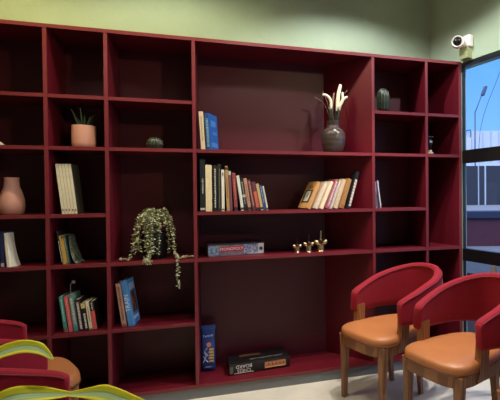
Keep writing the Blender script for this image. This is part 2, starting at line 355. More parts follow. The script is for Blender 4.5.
# loose floral cover fanning out on the right
fl = thing('booklet', 'dark floral booklet slumped against the green book with splayed cover', 'booklet', (-.842,.035,z4), 0)
FLOR = mat('floral_cover', (14,20,18), .6, rgb2=(110,112,90), scale=60)
b = BM()
prof = [(-.010,.165),(-.008,.13),(-.004,.09),(.003,.05),(.012,.02),(.024,.0025)]
loft(b, [[(x,0,z),(x+.012*(1-z/.18)+.002,.01,z),(x+.024*(1-z/.2)+.004,.08,z),(x-.001,.08,z)] for x, z in prof]); obj('cover', b, FLOR, fl)
B5 = [[-0.8798,0.1204,0.2096,0.0181],[-0.8548,0.1225,0.2077,0.0192],[-0.8306,0.123,0.2168,0.0222],[-0.8035,0.1235,0.1852,0.0243],[-0.7763,0.124,0.1643,0.0226],[-0.7515,0.1245,0.17,0.0175],[-0.7305,0.125,0.1665,0.0208]]
b5 = [('teal paperback leaning left, leftmost of the lower row',(66,142,134),(.3,.92,(170,210,200),.35),[(.01,.12,(150,90,90))]),
 ('coral pink paperback right of the teal one in the lower row',(216,94,96),(.2,.9,(240,160,150),.3),[]),
 ('greyish teal book with cream specks in the lower row',(104,140,136),(.2,.9,(200,206,190),.5),[(.01,.12,(60,140,130))]),
 ('dark brown book with white lettering in the lower row',(44,26,28),(.06,.9,(220,204,196),.5),[]),
 ('black book with a pale yellow top on its spine in the lower row',(24,24,28),(.08,.6,(214,210,204),.45),[(.8,.98,(206,186,130))]),
 ('cream paperback between the black and the coral books in the lower row',(226,212,180),(.3,.8,(150,130,100),.3),[(.01,.06,(120,100,70))]),
 ('paperback with black upper and coral lower spine, rightmost of the lower row',(28,22,24),(.72,.95,(220,210,200),.35),[(.02,.68,(224,90,92))])]
for i, ((x,th,h,t),(lb,cv,ds,bd)) in enumerate(zip(B5, b5)):
    book('book', lb, 'book', 'books in the lower row above the left chairs', x, .03, z5, th, h, t, .13, cv, bands=bd, dashes=ds)
bk = thing('book_light', 'grey clip on reading light rising from the lower row of books', 'book light', (-.853,.07,z5+.2105))
b = BM(); box(b, -.006, .006, -.012, .012, -.008, .006, .001, 1); obj('clip', b, mat('light_grey', (120,118,124), .4), bk)
b = BM(); tube(b, spl([(0,0,.004),(-.004,0,.03),(-.003,-.003,.055),(.006,-.006,.07)], 5), .003, 8); obj('stem', b, mat('light_grey', (120,118,124), .4), bk, True)
b = BM(); lathe(b, [(.001,-.012),(.008,-.009),(.011,0),(.008,.007),(.001,.009)], 16); bmesh.ops.transform(b, matrix=T(.014,-.008,.073) @ Ry(1.2), verts=b.verts); obj('lamp_head', b, mat('light_grey2', (150,148,156), .35), bk, True)
o = book('book', 'thin dusty pink book left of the thick blue book', 'book', 'pair of books under the trailing plant', -.5832, .04, z5, .1239, .2595, .0257, .14, (186,140,124), dashes=(.15,.9,(120,84,76),.4), bands=[(.01,.06,(150,80,66))])
o = book('book', 'thick sky blue book with dark picture cover right of the dusty pink one', 'book', 'pair of books under the trailing plant', -.5483, .04, z5, .1428, .2758, .031, .135, (80,144,206), rz=math.radians(-5))
text_mesh('spine_title', 'TRAIN', .036, bookmat((214,226,240)), o, T(.015,-.0006,.14) @ Ry(-PI/2) @ Rx(PI/2))
b = BM(); box(b, .0312, .0318, .03, .115, .07, .2); obj('cover_picture', b, mat('cover_photo', (24,26,44), .5, rgb2=(150,96,48), scale=30), o)
b = BM(); box(b, .0312, .0318, .03, .12, .03, .05); obj('cover_lettering', b, bookmat((190,206,226)), o)
b = BM(); box(b, .0312, .0318, .03, .12, .21, .25); obj('cover_lettering', b, bookmat((190,206,226)), o)
book('book', 'cream hardback left of the blue illustrated book on the high shelf', 'book', 'pair of books beside the flower vase shelf', -.1223, .03, z2, .052, .2374, .0245, .15, (220,200,164), dashes=(.25,.85,(180,156,120),.4))
o = book('book', 'royal blue illustrated book on the high shelf right of the cream one', 'book', 'pair of books beside the flower vase shelf', -.0904, .035, z2, .054, .2296, .026, .13, (30,84,158), rz=math.radians(-22), dashes=(.08,.85,(140,190,220),.6))
for q in ((.02,.11,.02,.05),(.03,.1,.15,.19),(.05,.11,.1,.12)):
    b = BM(); box(b, .0262, .0268, *q); obj('cover_lettering', b, bookmat((70,122,186)), o)
book('book', 'navy blue book at the far left end of its shelf', 'book', None, -1.1742-.003, .03, z4, .0207, .1977, .0143, .13, (34,40,92), bands=[(.02,.12,(196,190,180))])
bo = thing('booklet', 'soft cream booklet with bowed fanning pages beside the navy book', 'booklet', (-1.153,.03,z4))
b = BM(); rings = []
for k in range(11):
    z = .19*(1-k/10)+.0005; x = -.006 + .012*(k/10)**1.2; w = .012 + .02*(k/10)**2.2
    rings.append([(x,0,z),(x+.011,.0,z),(x+w,.03,z),(x+w+.003,.07,z),(x+.002,.07,z)])
loft(b, rings); obj('pages', b, WPAGES, bo, True, .5)
b = BM(); loft(b, [[(p[0][0]-.003,-.001,p[0][2]),(p[0][0]-.0004,-.001,p[0][2]),(p[4][0]-.0004,.07,p[0][2]),(p[4][0]-.003,.07,p[0][2])] for p in rings]); obj('cover', b, bookmat((196,180,148)), bo)
book('book', 'slim lavender grey book leaning on the shelf left of the tall narrow column', 'book', 'two slim books in the right hand column', 1.0325, .03, z3, .0600, .1849, .0158, .12, (128,116,140), dashes=(.1,.6,(70,66,90),.5))
book('book', 'slim white edged book leaning against the lavender one', 'book', 'two slim books in the right hand column', 1.0680, .03, z3, .1250, .1936, .0086, .12, (206,196,200), bands=[(.0,.06,(200,120,100))])
# ------------------------------------------------------------------ ornaments
def put(name, label, cat, loc, group=None): return thing(name, label, cat, loc, 0, group)
CL = mat('pink_ceramic', (208,150,138), .45)
v = put('vase', 'matte pink bottle vase at the left edge of the bookcase', 'vase', (-1.157,.12,z3))
b = BM(); lathe(b, [(.001,0),(.045,0),(.056,.012),(.062,.05),(.06,.085),(.05,.125),(.037,.16),(.034,.2),(.036,.212),(.031,.212),(.028,.16),(.001,.15)], 48); obj('vase_body', b, CL, v, True, .7)
p = put('potted_aloe', 'pale pink plant pot with dark spiky leaves on an upper shelf', 'plant', (-.782,.1,z2))
b = BM(); lathe(b, [(.001,0),(.052,0),(.06,.008),(.063,.03),(.063,.132),(.058,.132),(.056,.115),(.001,.113)], 48); obj('pot', b, mat('peach_pot', (226,164,144), .5), p, True, .7)
b = BM()
for k in range(15):
    a = 2*PI*k/15*2.4; l = random.uniform(.07,.12); o_r = .018+.02*(k%3)/2; sp = random.uniform(.35,.6)
    P = [(o_r*math.cos(a),o_r*math.sin(a),.112),(o_r*math.cos(a)*1.5,o_r*math.sin(a)*1.5,.112+l*.5),((o_r+l*sp)*math.cos(a),(o_r+l*sp)*math.sin(a),.112+l)]
    tube(b, spl(P,4), [.006,.006,.0058,.0055,.005,.004,.003,.002,.0006], 6)
obj('leaves', b, mat('dark_leaf', (44,62,40), .5, rgb2=(70,84,56), scale=40), p, True)
def cactus(name, label, loc, prof, ribs):
    c_ = put(name, label, 'cactus ornament', loc)
    b = BM(); lathe(b, prof, ribs*8, rib=.16, ribn=ribs); obj('ribbed_body', b, mat('cactus_glaze', (50,58,42), .35, rgb2=(38,46,34), scale=30), c_, True)
    b = BM()
    for k in range(0, ribs):
        a = 2*PI*(k+.5)/ribs
        for r, z in prof[2:-1]:
            if r > .02: lathe(b, [(.0001,z-.002),(.002,z),(.0001,z+.002)], 6, (r*1.0*math.cos(a), r*1.0*math.sin(a)))
    obj('spine_dots', b, mat('spine_dot', (186,186,150), .6), c_)
    return c_
cactus('cactus', 'squat ribbed dark green cactus ornament above the trailing plant', (-.396,.1,z2), [(.001,0),(.028,0),(.042,.014),(.047,.036),(.043,.056),(.03,.07),(.015,.075),(.001,.073)], 14)
cactus('cactus', 'tall oval dark green cactus ornament in the right hand column', (1.115,.08,z1), [(.001,0),(.036,0),(.043,.03),(.048,.08),(.046,.12),(.037,.152),(.022,.17),(.001,.176)], 12)
v = put('flower_vase', 'brown grey glazed vase of white blooms on the high shelf', 'vase', (.745,.09,z2))
b = BM(); lathe(b, [(.001,0),(.056,0),(.068,.012),(.082,.06),(.086,.105),(.082,.138),(.066,.163),(.046,.174),(.041,.182),(.041,.2),(.047,.216),(.047,.223),(.041,.223),(.035,.2),(.035,.18),(.001,.176)], 56); obj('vase_body', b, mat('glazed_brown', (86,72,66), .24, rgb2=(60,50,47), scale=5, stretch=(1,1,8)), v, True, .8)
STEM = mat('stem_green', (38,48,28), .6); PET = mat('white_petal', (236,226,200), .6); DRY = mat('dry_grass', (104,78,62), .8)
for P in ([(0,-.01,.19),(-.01,-.02,.26),(-.02,-.02,.32)],[(.01,0,.19),(.02,-.01,.28),(.025,-.015,.33)],[(-.01,.01,.19),(-.02,.01,.28),(0,.02,.33)],[(.01,.01,.19),(.03,.02,.27),(.045,0,.32)],[(0,0,.19),(-.02,-.015,.25),(-.035,-.02,.31)],[(.015,-.015,.19),(.03,-.03,.27),(.03,-.02,.32)]):
    b = BM(); tube(b, spl(P,4), .0075, 7); obj('stem', b, STEM, v, True)
for P, r in (([(-.02,-.02,.3),(-.02,-.022,.345),(-.03,-.022,.375),(-.055,-.022,.394),(-.08,-.022,.396)],.011),
             ([(.025,-.015,.29),(.028,-.015,.34),(.034,-.015,.40),(.045,-.015,.45),(.05,-.015,.475)],.014),
             ([(.045,0,.3),(.05,-.01,.34),(.07,-.014,.375),(.1,-.016,.395)],.011),
             ([(.03,-.02,.29),(.045,-.026,.33),(.062,-.028,.37),(.06,-.026,.42)],.011)):
    b = BM(); Q = spl(P,5); n = len(Q); tube(b, Q, [r*.85*(.55+.6*math.sin(PI*min(1,(i/n)*.8+.15))) for i in range(n)], 10); obj('bloom', b, PET, v, True)
b = BM(); tube(b, spl([(0,.01,.2),(0,.012,.3),(.004,.01,.37),(.01,.01,.42)],5), [.004]*10+[.007]*6, 6); obj('seed_head', b, mat('seed_brown', (146,118,98), .8), v, True)
for P in ([(-.01,0,.2),(-.04,0,.29),(-.07,0,.345),(-.13,0,.385)],[(-.01,.02,.2),(-.03,.02,.33),(-.065,.02,.43)],[(.01,.02,.2),(.05,.02,.36),(.11,.02,.45)]):
    b = BM(); tube(b, spl(P,5), .0025, 5); obj('grass_blade', b, DRY, v, True)
# trailing plant
tp = put('trailing_plant', 'trailing succulent in a black pot spilling over the shelf edge', 'plant', (-.41,.13,z4))
b = BM(); lathe(b, [(.001,0),(.062,0),(.072,.02),(.076,.165),(.07,.165),(.067,.15),(.001,.148)], 36); obj('pot', b, mat('black_pot', (10,10,10), .5), tp, True, .7)
strands = []
def strand(P): strands.append(spl(P, 7))
for k in range(17):
    a = 2*PI*k/17 + random.uniform(-.1,.1); r1 = random.uniform(.095,.115); zt = random.uniform(.26,.31); ze = random.choice([.02,.03,.06,.05,.12])
    strand([(.03*math.cos(a),.03*math.sin(a),.16),(.05*math.cos(a),.05*math.sin(a),zt),(r1*.85*math.cos(a),r1*.8*math.sin(a),zt-.03),(r1*1.1*math.cos(a),max(r1*1.05*math.sin(a),-.12),.17),(r1*1.15*math.cos(a)+random.uniform(-.01,.01),max(r1*1.1*math.sin(a),-.12),ze)])
for k in range(34):
    a = random.uniform(0,2*PI); q = random.uniform(.03,.085); zt = .315-q*q*6+random.uniform(-.02,.01)
    strand([(0,0,.15),(.5*q*math.cos(a),.5*q*math.sin(a),zt-.03),(q*math.cos(a),q*math.sin(a),zt),(1.25*q*math.cos(a),max(1.25*q*math.sin(a),-.12),zt-.06)])
for a_ in (-1.95,-1.6,-1.75,-2.3,-2.5):
    strand([(0,-.02,.16),(.05*math.cos(a_),.05*math.sin(a_),.26),(.1*math.cos(a_),.1*math.sin(a_),.23),(.108*math.cos(a_),.112*math.sin(a_),.12),(.108*math.cos(a_),.112*math.sin(a_),random.uniform(.03,.08))])
strand([(.05,-.03,.2),(.1,-.06,.22),(.12,-.1,.08),(.14,-.125,.014),(.18,-.12,.016),(.21,-.11,.016),(.235,-.115,.016)])
strand([(.05,-.03,.2),(.1,-.06,.2),(.125,-.11,.06),(.143,-.135,.016),(.149,-.152,-.01),(.15,-.155,-.06),(.148,-.155,-.11),(.15,-.155,-.165)])
strand([(-.05,-.03,.2),(-.1,-.05,.2),(-.115,-.08,.06),(-.125,-.09,.016),(-.15,-.1,.015),(-.175,-.1,.016)])
strand([(-.03,-.05,.2),(-.03,-.1,.18),(-.02,-.12,.06),(-.02,-.13,.016),(-.02,-.145,.012)])
strand([(-.02,-.05,.2),(-.01,-.1,.18),(-.005,-.12,.07),(-.012,-.128,.02),(-.03,-.14,.012)])
b = BM(); bl_ = BM()
for S in strands:
    tube(b, S, .0018, 5)
    L = 0
    for i in range(len(S)-1):
        p0 = S[i]; t = (S[i+1]-p0)
        for q in range(2):
            p_ = p0 + t*random.random(); a = random.uniform(0,2*PI)
            dr = Vector((math.cos(a),math.sin(a),random.uniform(-.6,.5))).normalized(); l = random.uniform(.012,.019); w = l*.45
            sd = dr.cross(Vector((random.random()-.5,random.random()-.5,1))).normalized()*w; up = dr.cross(sd).normalized()*.002
            V = [bl_.verts.new(x) for x in (p_, p_+dr*l*.5+sd, p_+dr*l, p_+dr*l*.5-sd, p_+dr*l*.5+up, p_+dr*l*.5-up)]
            for i1, i2 in ((0,1),(1,2),(2,3),(3,0)):
                bl_.faces.new((V[i1],V[i2],V[4])); bl_.faces.new((V[i2],V[i1],V[5]))
for k in range(60):   # tuft at the lip of the shelf
    p_ = Vector((-.02,-.15,.004)) + Vector((random.gauss(0,.011),random.gauss(0,.006),random.gauss(0,.011))); a = random.uniform(0,2*PI); dr = Vector((math.cos(a),-.5,math.sin(a))).normalized(); l = .012; sd = dr.cross(Vector((0,1,.3))).normalized()*.005; up = dr.cross(sd).normalized()*.002
    V = [bl_.verts.new(x) for x in (p_, p_+dr*l*.5+sd, p_+dr*l, p_+dr*l*.5-sd, p_+dr*l*.5+up, p_+dr*l*.5-up)]
    for i1, i2 in ((0,1),(1,2),(2,3),(3,0)):
        bl_.faces.new((V[i1],V[i2],V[4])); bl_.faces.new((V[i2],V[i1],V[5]))
obj('stems', b, mat('trail_stem', (96,96,64), .7), tp, True)
tag(obj('foliage', bl_, mat('trail_leaf', (224,220,180), .45, rgb2=(100,108,72), scale=50), tp), kind='stuff')
# game box
gb = thing('game_box', 'flat board game box with red title lying on the shelf left of the gold figures', 'game box', (.087,.074,z4), math.radians(9))
b = BM(); box(b, -.176, .176, 0, .17, 0, .072, .002); obj('box_tray', b, mat('box_side', (150,134,136), .5, rgb2=(96,92,112), scale=22), gb)
b = BM(); box(b, -.18, .18, -.004, .174, .0725, .0785, .001); obj('lid_top', b, mat('box_top', (58,34,44), .4, rgb2=(40,30,44), scale=9), gb)
b = BM(); box(b, -.178, -.11, -.0012, .0005, .01, .07); obj('blue_panel', b, mat('panel_blue', (60,90,136), .5, rgb2=(160,170,180), scale=60), gb)
b = BM(); box(b, .045, .135, -.0012, .0005, .004, .07); obj('collage_panel', b, mat('panel_collage', (196,196,206), .5, rgb2=(70,80,120), scale=55), gb)
b = BM(); box(b, .138, .176, -.0012, .0005, .004, .07); obj('white_panel', b, mat('panel_white', (224,216,206), .5), gb)
b = BM(); box(b, -.108, .042, -.0014, .0005, .028, .06, .0003, 1); obj('title_band', b, mat('panel_red', (188,60,72), .5), gb)
text_mesh('title', 'MONOPOLY', .026, bookmat((240,226,222)), gb, T(-.033,-.0016,.043) @ Rx(PI/2))
b = BM(); lathe(b, [(.001,-.0006),(.012,-.0006),(.012,.0006),(.001,.0006)], 20); bmesh.ops.transform(b, matrix=T(.157,-.0014,.036) @ Rx(PI/2), verts=b.verts); obj('round_badge', b, bookmat((60,60,66)), gb)
# gold figures
GOLD = mat('brass_gold', (200,180,136), .38, metal=1); BRZ = mat('dark_bronze', (96,66,40), .35, metal=1)
fg = None
for i, (x, sc, lb) in enumerate(((.478,.80,'smallest, leftmost of the three winged gold figures'),(.556,.98,'middle one of the three winged gold figures'),(.640,1.16,'largest, rightmost of the three winged gold figures'))):
    if fg is None:
        fg = thing('gold_figurine', lb, 'figurine', (x,.06,z4), 0, 'three winged gold figures'); 
        b = BM(); lathe(b, [(.001,0),(.026,0),(.027,.004),(.024,.008),(.024,.04),(.027,.044),(.02,.046),(.001,.046)], 28); obj('base', b, GOLD, fg, True, .6)
        b = BM(); lathe(b, [(.001,.044),(.016,.046),(.02,.056),(.016,.068),(.007,.076),(.001,.078)], 24); obj('body', b, BRZ, fg, True)
        for sx in (-1,1):
            b = BM(); P = [(sx*.012,-.004,.054),(sx*.024,-.008,.053),(sx*.034,-.010,.057),(sx*.043,-.008,.067)]
            Q = spl(P,5); tube(b, Q, [.003+.0115*math.sin(PI*min(1,i2/(len(Q)-1)*.85+.1)) for i2 in range(len(Q))], 10); obj('wing', b, GOLD, fg, True)
        b = BM(); tube(b, [(0,0,.07),(.001,0,.085),(.002,0,.105),(.003,0,.122)], [.007,.0055,.0055,.004], 10); obj('spike', b, BRZ, fg, True)
        g0 = fg
    else:
        fg = copy_tree(g0); fg.location = (x,.06,z4); fg['label'] = lb
    fg.scale = (sc*.82,sc*.82,sc)
for ch in fg.children:
    if ch.name.startswith('spike'): ch.data = ch.data.copy(); ch.data.materials[0] = GOLD
# black game box and blue pack on the bottom board
cb = thing('board_game_box', 'black board game box with white upside down lettering on the bottom board', 'game box', (.228,.088,zb), math.radians(5))
b = BM(); box(b, -.2, .2, 0, .18, 0, .072, .003); bxo = obj('box_body', b, mat('black_card', (20,18,20), .4, var=.1, scale=20), cb)
IV = bookmat((220,214,204))
for s_, zz in (('BOARD', .051), ('CHESS', .024)): text_mesh('side_lettering', s_, .031, IV, bxo, T(-.105,-.0006,zz) @ Ry(PI) @ Rx(PI/2))
b = BM(); box(b, -.168,-.045,-.0008,.0004,.008,.011); obj('underline', b, IV, bxo)
b = BM(); box(b, .03, .172, -.0012,   .0005, .018, .056, .004, 2); pn = obj('tan_panel', b, bookmat((206,142,98)), cb)
b = BM()
for k in range(10): box(b, .04+.0125*k, .049+.0125*k, -.0018, -.001, .030, .035+.010*(k%2)); 
obj('panel_lettering', b, bookmat((120,66,44)), pn)
b = BM(); box(b, -.195,-.175,-.001,.0004,.012,.055); obj('corner_mark', b, bookmat((96,92,90)), cb)
text_mesh('lid_lettering', 'CHESS BOARD GAME', .024, bookmat((150,140,132)), cb, T(.05,.05,.0722) @ Rz(PI))
b = BM(); box(b, -.12, .02, .11, .15, .0718, .0726); obj('lid_picture', b, bookmat((92,52,34)), cb)
pk = thing('biscuit_pack', 'upright blue foil pack with white script beside the black game box', 'packet', (-.100,.20,zb), math.radians(-4))
pk.scale = (1.06,1,1.08)
b = BM(); rings = []
for z, dx, dy in ((0,.038,.004),(.012,.039,.005),(.016,.039,.016),(.04,.040,.021),(.14,.040,.022),(.235,.040,.020),(.258,.040,.012),(.262,.042,.005),(.283,.044,.004)):
    rings.append([(dx*math.copysign(abs(math.cos(a))**.35,math.cos(a)), dy*math.copysign(abs(math.sin(a))**.6,math.sin(a)), z) for a in [2*PI*k/28 for k in range(28)]])
loft(b, rings); obj('wrapper', b, mat('blue_foil', (38,66,134), .3, bump=.2, bscale=40), pk, True, .6)
text_mesh('script_title', 'Twister', .021, bookmat((236,236,240)), pk, T(0,-.0232,.224) @ Ry(-.12) @ Rx(PI/2))
b = BM(); lathe(b, [(.001,-.001),(.014,-.001),(.014,.001),(.001,.001)], 20); bmesh.ops.transform(b, matrix=T(.004,-.0225,.168) @ Rx(PI/2), verts=b.verts); obj('round_picture', b, bookmat((206,130,112)), pk)
b = BM(); 
for k in range(5): box(b, .006-.004*(k%2), .034, -.0232, -.021, .06+.018*k, .073+.018*k, .001, 1)
obj('biscuit_picture', b, bookmat((204,170,112)), pk)
b = BM(); tube(b, [(-.03,-.0225,.06),(-.012,-.0225,.1),(-.026,-.0225,.125),(-.005,-.0225,.15)], .0022, 6); tube(b, [(-.03,-.0225,.1),(-.01,-.0225,.07),(.0,-.0225,.06)], .0022, 6); tube(b, [(-.02,-.0225,.125),(0,-.0225,.1)], .002, 6); obj('line_drawing', b, bookmat((200,206,220)), pk)
b = BM(); box(b, -.018, .018, -.0222, -.02, .03, .034); obj('weight_line', b, bookmat((150,160,190)), pk)
# small figure in the narrow column and pale thing at the left edge
sf = put('ornament', 'small black figurine on a knobbly pale base beside the window end of the bookcase', 'figurine', (1.474,.06,z2))
b = BM(); 
for k in range(7):
    a = 2*PI*k/7; lathe(b, [(.0001,-.011),(.008,-.008),(.012,0),(.008,.008),(.0001,.011)], 10, (.014*math.cos(a),.014*math.sin(a)))
bmesh.ops.transform(b, matrix=T(0,0,.0112), verts=b.verts)
lathe(b, [(.001,0.012),(.014,.012),(.012,.034),(.001,.036)], 16); obj('base', b, mat('pale_knot', (206,192,162), .5), sf, True)
b = BM(); lathe(b, [(.001,.034),(.008,.036),(.01,.06),(.017,.085),(.018,.1),(.01,.108),(.01,.125),(.022,.13),(.02,.137),(.001,.138)], 20); obj('body', b, mat('dark_figure', (24,26,36), .3), sf, True)
b = BM(); box(b, -.012, .008, -.019, -.0165, .088, .102); box(b, -.015, .015, -.0185, -.015, .1285, .1325); obj('pale_marks', b, bookmat((176,176,190)), sf)
pe = put('ornament', 'pale ornament cut off by the left edge of the photo on an upper shelf', 'ornament', (-1.215,.06,z2))
b = BM(); lathe(b, [(.001,0),(.05,0),(.054,.004),(.035,.022),(.018,.036),(.001,.04)], 24); obj('shell', b, mat('pale_shell', (214,200,182), .5), pe, True)
# security camera
sc_ = thing('security_camera', 'white dome security camera with black lens beside the top of the bookcase', 'security camera')
b = BM(); box(b, .03, .115, -.05, 0, 2.300, 2.388, .012, 3, M=MW); obj('mount', b, WHITE, sc_, True, .6)
ctr = MW @ Vector((.042,-.085,2.338)); look = Vector((-.58,-.80,-.12)).normalized()
q = look.to_track_quat('Z','Y').to_matrix().to_4x4()
b = BM(); lathe(b, [(.001,-.05),(.03,-.045),(.042,-.02),(.044,.0),(.044,.022),(.037,.036),(.032,.034)], 32); bmesh.ops.transform(b, matrix=T(*ctr) @ q, verts=b.verts); obj('camera_head', b, WHITE, sc_, True, .7)
b = BM(); lathe(b, [(.027,.026),(.026,.036),(.02,.041),(.012,.044),(.001,.045)], 32); bmesh.ops.transform(b, matrix=T(*ctr) @ q, verts=b.verts); tag(obj('lens', b, BLACK, sc_, True), 'black round lens')
b = BM(); prism(b, [(0.02,-.045),(.1,-.045),(.1,0),(.02,0)], 2.224, 2.305, .003); bmesh.ops.transform(b, matrix=MW, verts=b.verts); tag(obj('cable_box', b, mat('olive_box', (150,156,112), .7)), 'small olive green box under the white security camera', 'junction box')
# ------------------------------------------------------------------ chairs (local: facing +x)
def super_outline(hx0, hx1, w0, w1, n=48):
    pts = []
    for k in range(n):
        a = 2*PI*k/n; ca, sa = math.cos(a), math.sin(a)
        x = (hx1 if ca > 0 else hx0)*abs(ca)**(.5 if ca > 0 else .75)*(1 if ca > 0 else -1)
        fr_ = (x+hx0)/(hx0+hx1); w = w1 + (w0-w1)*min(1,fr_*1.1)
        pts.append((x, w*math.copysign(abs(sa)**.55, sa)))
    return pts
def make_chair(label, group):
    t = thing('armchair', label, 'chair', (0,0,0), 0, group)
    # seat cushion
    out = super_outline(.31, .230, .212, .17); b = BM(); rings = []
    for sc, z in ((.0,.392),(.9,.392),(.985,.396),(1.0,.406),(1.0,.418),(.985,.432),(.94,.441),(.8,.449),(.5,.455),(.2,.456)):
        if sc == 0: continue
        rings.append([(x*sc, y*sc, z) for x, y in out])
    loft(b, rings); seat = obj('seat', b, LEATHER, t, True)
    b = BM(); tubeP = [(x*1.003, y*1.003, .398) for x, y in out]; tube(b, tubeP+[tubeP[0]], .003, 6, False); obj('seat_piping', b, mat('dark_leather', (120,62,30), .5), seat, True)
    # apron
    b = BM(); o1 = [(x*.975, y*.975) for x, y in out]; o2 = [(x*.9, y*.9) for x, y in out]
    loft(b, [[(x,y,.338) for x, y in o1],[(x,y,.391) for x, y in o1],[(x,y,.391) for x, y in o2],[(x,y,.338) for x, y in o2],[(x,y,.338) for x, y in o1]], caps=False); obj('apron', b, WOOD, t)
    # legs
    for sy in (-1,1):
        def leg(p0, p1, w0, w1):
            b = BM(); R = []
            for k in range(9):
                u = k/8; cx = p0[0]+(p1[0]-p0[0])*u; cy = p0[1]+(p1[1]-p0[1])*u; z = p0[2]+(p1[2]-p0[2])*u; w = w0+(w1-w0)*(u**.6)
                R.append([(cx+w*.5*sx*q, cy+w*.5*sy2*q2, z) for sx, sy2, q, q2 in ((1,1,1,.75),(1,1,.75,1),(-1,1,.75,1),(-1,1,1,.75),(-1,-1,1,.75),(-1,-1,.75,1),(1,-1,.75,1),(1,-1,1,.75))])
            loft(b, R); return obj('leg', b, WOOD, t)
        leg((.172,sy*.166,.392), (.184,sy*.163,0), .056, .03)
        leg((-.16,sy*.125,.392), (-.2,sy*.125,0), .05, .028)
    # arm supports
    for sy in (-1,1):
        b = BM(); R = []
        for u in [k/8 for k in range(9)]:
            z = .345+.2*u; w = .105 - .05*math.sin(PI*.5*min(1,u*1.5)) + (.012*u); cy = sy*(.184+.010*u); cx = .036 - .010*u
            R.append([(cx+w*.5, cy+.019, z),(cx-w*.5, cy+.019, z),(cx-w*.5, cy-.019, z),(cx+w*.5, cy-.019, z)])
        loft(b, R); obj('arm_support', b, WOOD, t)
    # shell: U-shaped upholstered back and arms
    path = sorted({round(-1+2*k/40,4) for k in range(41)} | {sg*q for sg in (-1,1) for q in (.999,.995,.985,.97,.96,.94,.93,.91)})
    def P(v_):
        a = abs(v_); sg = 1 if v_ >= 0 else -1
        if a > .66:
            q = (a-.66)/.34; return Vector((-.15+.212*q, sg*(.226-.026*q*q), 0))
        th = a/.66*PI/2; return Vector((-.15 - .30*max(0,math.cos(th))**.92, sg*.226*max(0,math.sin(th))**.95, 0))
    rings = []
    rim_o, rim_i, bot_o = [], [], []
    for k, v_ in enumerate(path):
        p = P(v_); e = .002
        tg = (P(min(1,v_+e)) - P(max(-1,v_-e))).normalized(); nrm = Vector((tg.y, -tg.x, 0))
        a = abs(v_); sm = math.sin(PI/2*(1-a))**1.08
        zt = .642 + .140*sm; zb_ = .502 - .03*math.sin(PI/2*(1-a))
        rd = max(0,(a-.91)/.09); zt -= .012*(1-math.sqrt(max(0,1-rd*rd)))
        lean = .036*(1-a)+.008; h = zt-zb_; tk = .024
        pr = []
        for (u, w) in ((-.55,.0),(.55,.0),(.95,.06),(1,.2),(1,.8),(.95,.93),(.6,.99),(0,1.0),(-.6,.99),(-.95,.93),(-1,.8),(-1,.2),(-.95,.06)):
            off = u*tk + lean*(w-.3)*(1)
            pr.append(tuple(p + nrm*off + Vector((0,0,zb_+h*w))))
        rings.append(pr); rim_o.append(Vector(pr[5])+nrm*.001); rim_i.append(Vector(pr[9])-nrm*.001)
    b = BM(); 
    def shrink(r, dx, s):
        c_ = sum((Vector(q) for q in r), Vector())/len(r); return [tuple(c_+(Vector(q)-c_)*s+Vector((dx,0,0))) for q in r]
    rings = [shrink(rings[0],.012,.8), shrink(rings[0],.008,.94)] + rings + [shrink(rings[-1],.008,.94), shrink(rings[-1],.012,.8)]
    loft(b, rings); shell = obj('back_shell', b, VELVET, t, True)
    for rim in (rim_o, rim_i):
        b = BM(); tube(b, rim, .0035, 6); obj('piping', b, PIPING, shell, True)
    return t
ch = make_chair('red armchair with tan seat nearest the bookcase on the right side', 'red armchairs on the right')
ch.location = (.947,-.318,0); ch.rotation_euler.z = PI+math.radians(23.7)
def chair(x, y, deg, label, group):
    o = copy_tree(ch); o.location = (x,y,0); o.rotation_euler.z = math.radians(deg); o['label'] = label; o['group'] = group; return o
chair(1.162,-.785,180+21,'red armchair with tan seat in the right foreground, in front of another','red armchairs on the right')
chair(1.392,-1.275,180+23,'third armchair at the bottom right corner with only its tan seat corner showing','red armchairs on the right')
chair(-.90,-.51,30,'red armchair at the left nearest the bookcase, its tan seat edge visible','red armchairs on the left')
chair(-.503,-1.255,26,'red armchair at the left nearest the camera, behind the yellow green leaves','red armchairs on the left')
# ------------------------------------------------------------------ foreground plant
fp = thing('dracaena_plant', 'yellow green striped leaves of a potted plant in the left foreground', 'plant', (-.50,-1.73,0))
b = BM(); lathe(b, [(.001,0),(.11,0),(.14,.3),(.145,.32),(.13,.32),(.125,.29),(.001,.28)], 32); obj('pot', b, mat('grey_pot', (120,116,110), .7), fp, True, .7)
b = BM(); tube(b, spl([(0,0,.27),(.01,.005,.5),(0,0,.78)],6), .012, 8); obj('stalk', b, mat('cane', (120,104,70), .8), fp, True)
LEAFM = bpy.data.materials.new('variegated_leaf'); LEAFM.use_nodes = True; nt = LEAFM.node_tree; pb_ = nt.nodes['Principled BSDF']
uv = nt.nodes.new('ShaderNodeUVMap'); uv.uv_map = 'across'; sp_ = nt.nodes.new('ShaderNodeSeparateXYZ'); rp = nt.nodes.new('ShaderNodeValToRGB'); nz = nt.nodes.new('ShaderNodeTexNoise'); mp = nt.nodes.new('ShaderNodeMapping'); ad = nt.nodes.new('ShaderNodeMath')
mp.inputs['Scale'].default_value = (14,1.2,1); nz.inputs['Scale'].default_value = 2.5
nt.links.new(uv.outputs[0], mp.inputs[0]); nt.links.new(mp.outputs[0], nz.inputs[0]); nt.links.new(uv.outputs[0], sp_.inputs[0])
ad.operation = 'MULTIPLY_ADD'; ad.inputs[1].default_value = .22; nt.links.new(nz.outputs['Fac'], ad.inputs[0]); nt.links.new(sp_.outputs['X'], ad.inputs[2]); nt.links.new(ad.outputs[0], rp.inputs[0])
els = rp.color_ramp.elements; els[0].position = .12; els[0].color = (*lin((240,226,64)),1); els[1].position = 1.0; els[1].color = (*lin((238,228,56)),1)
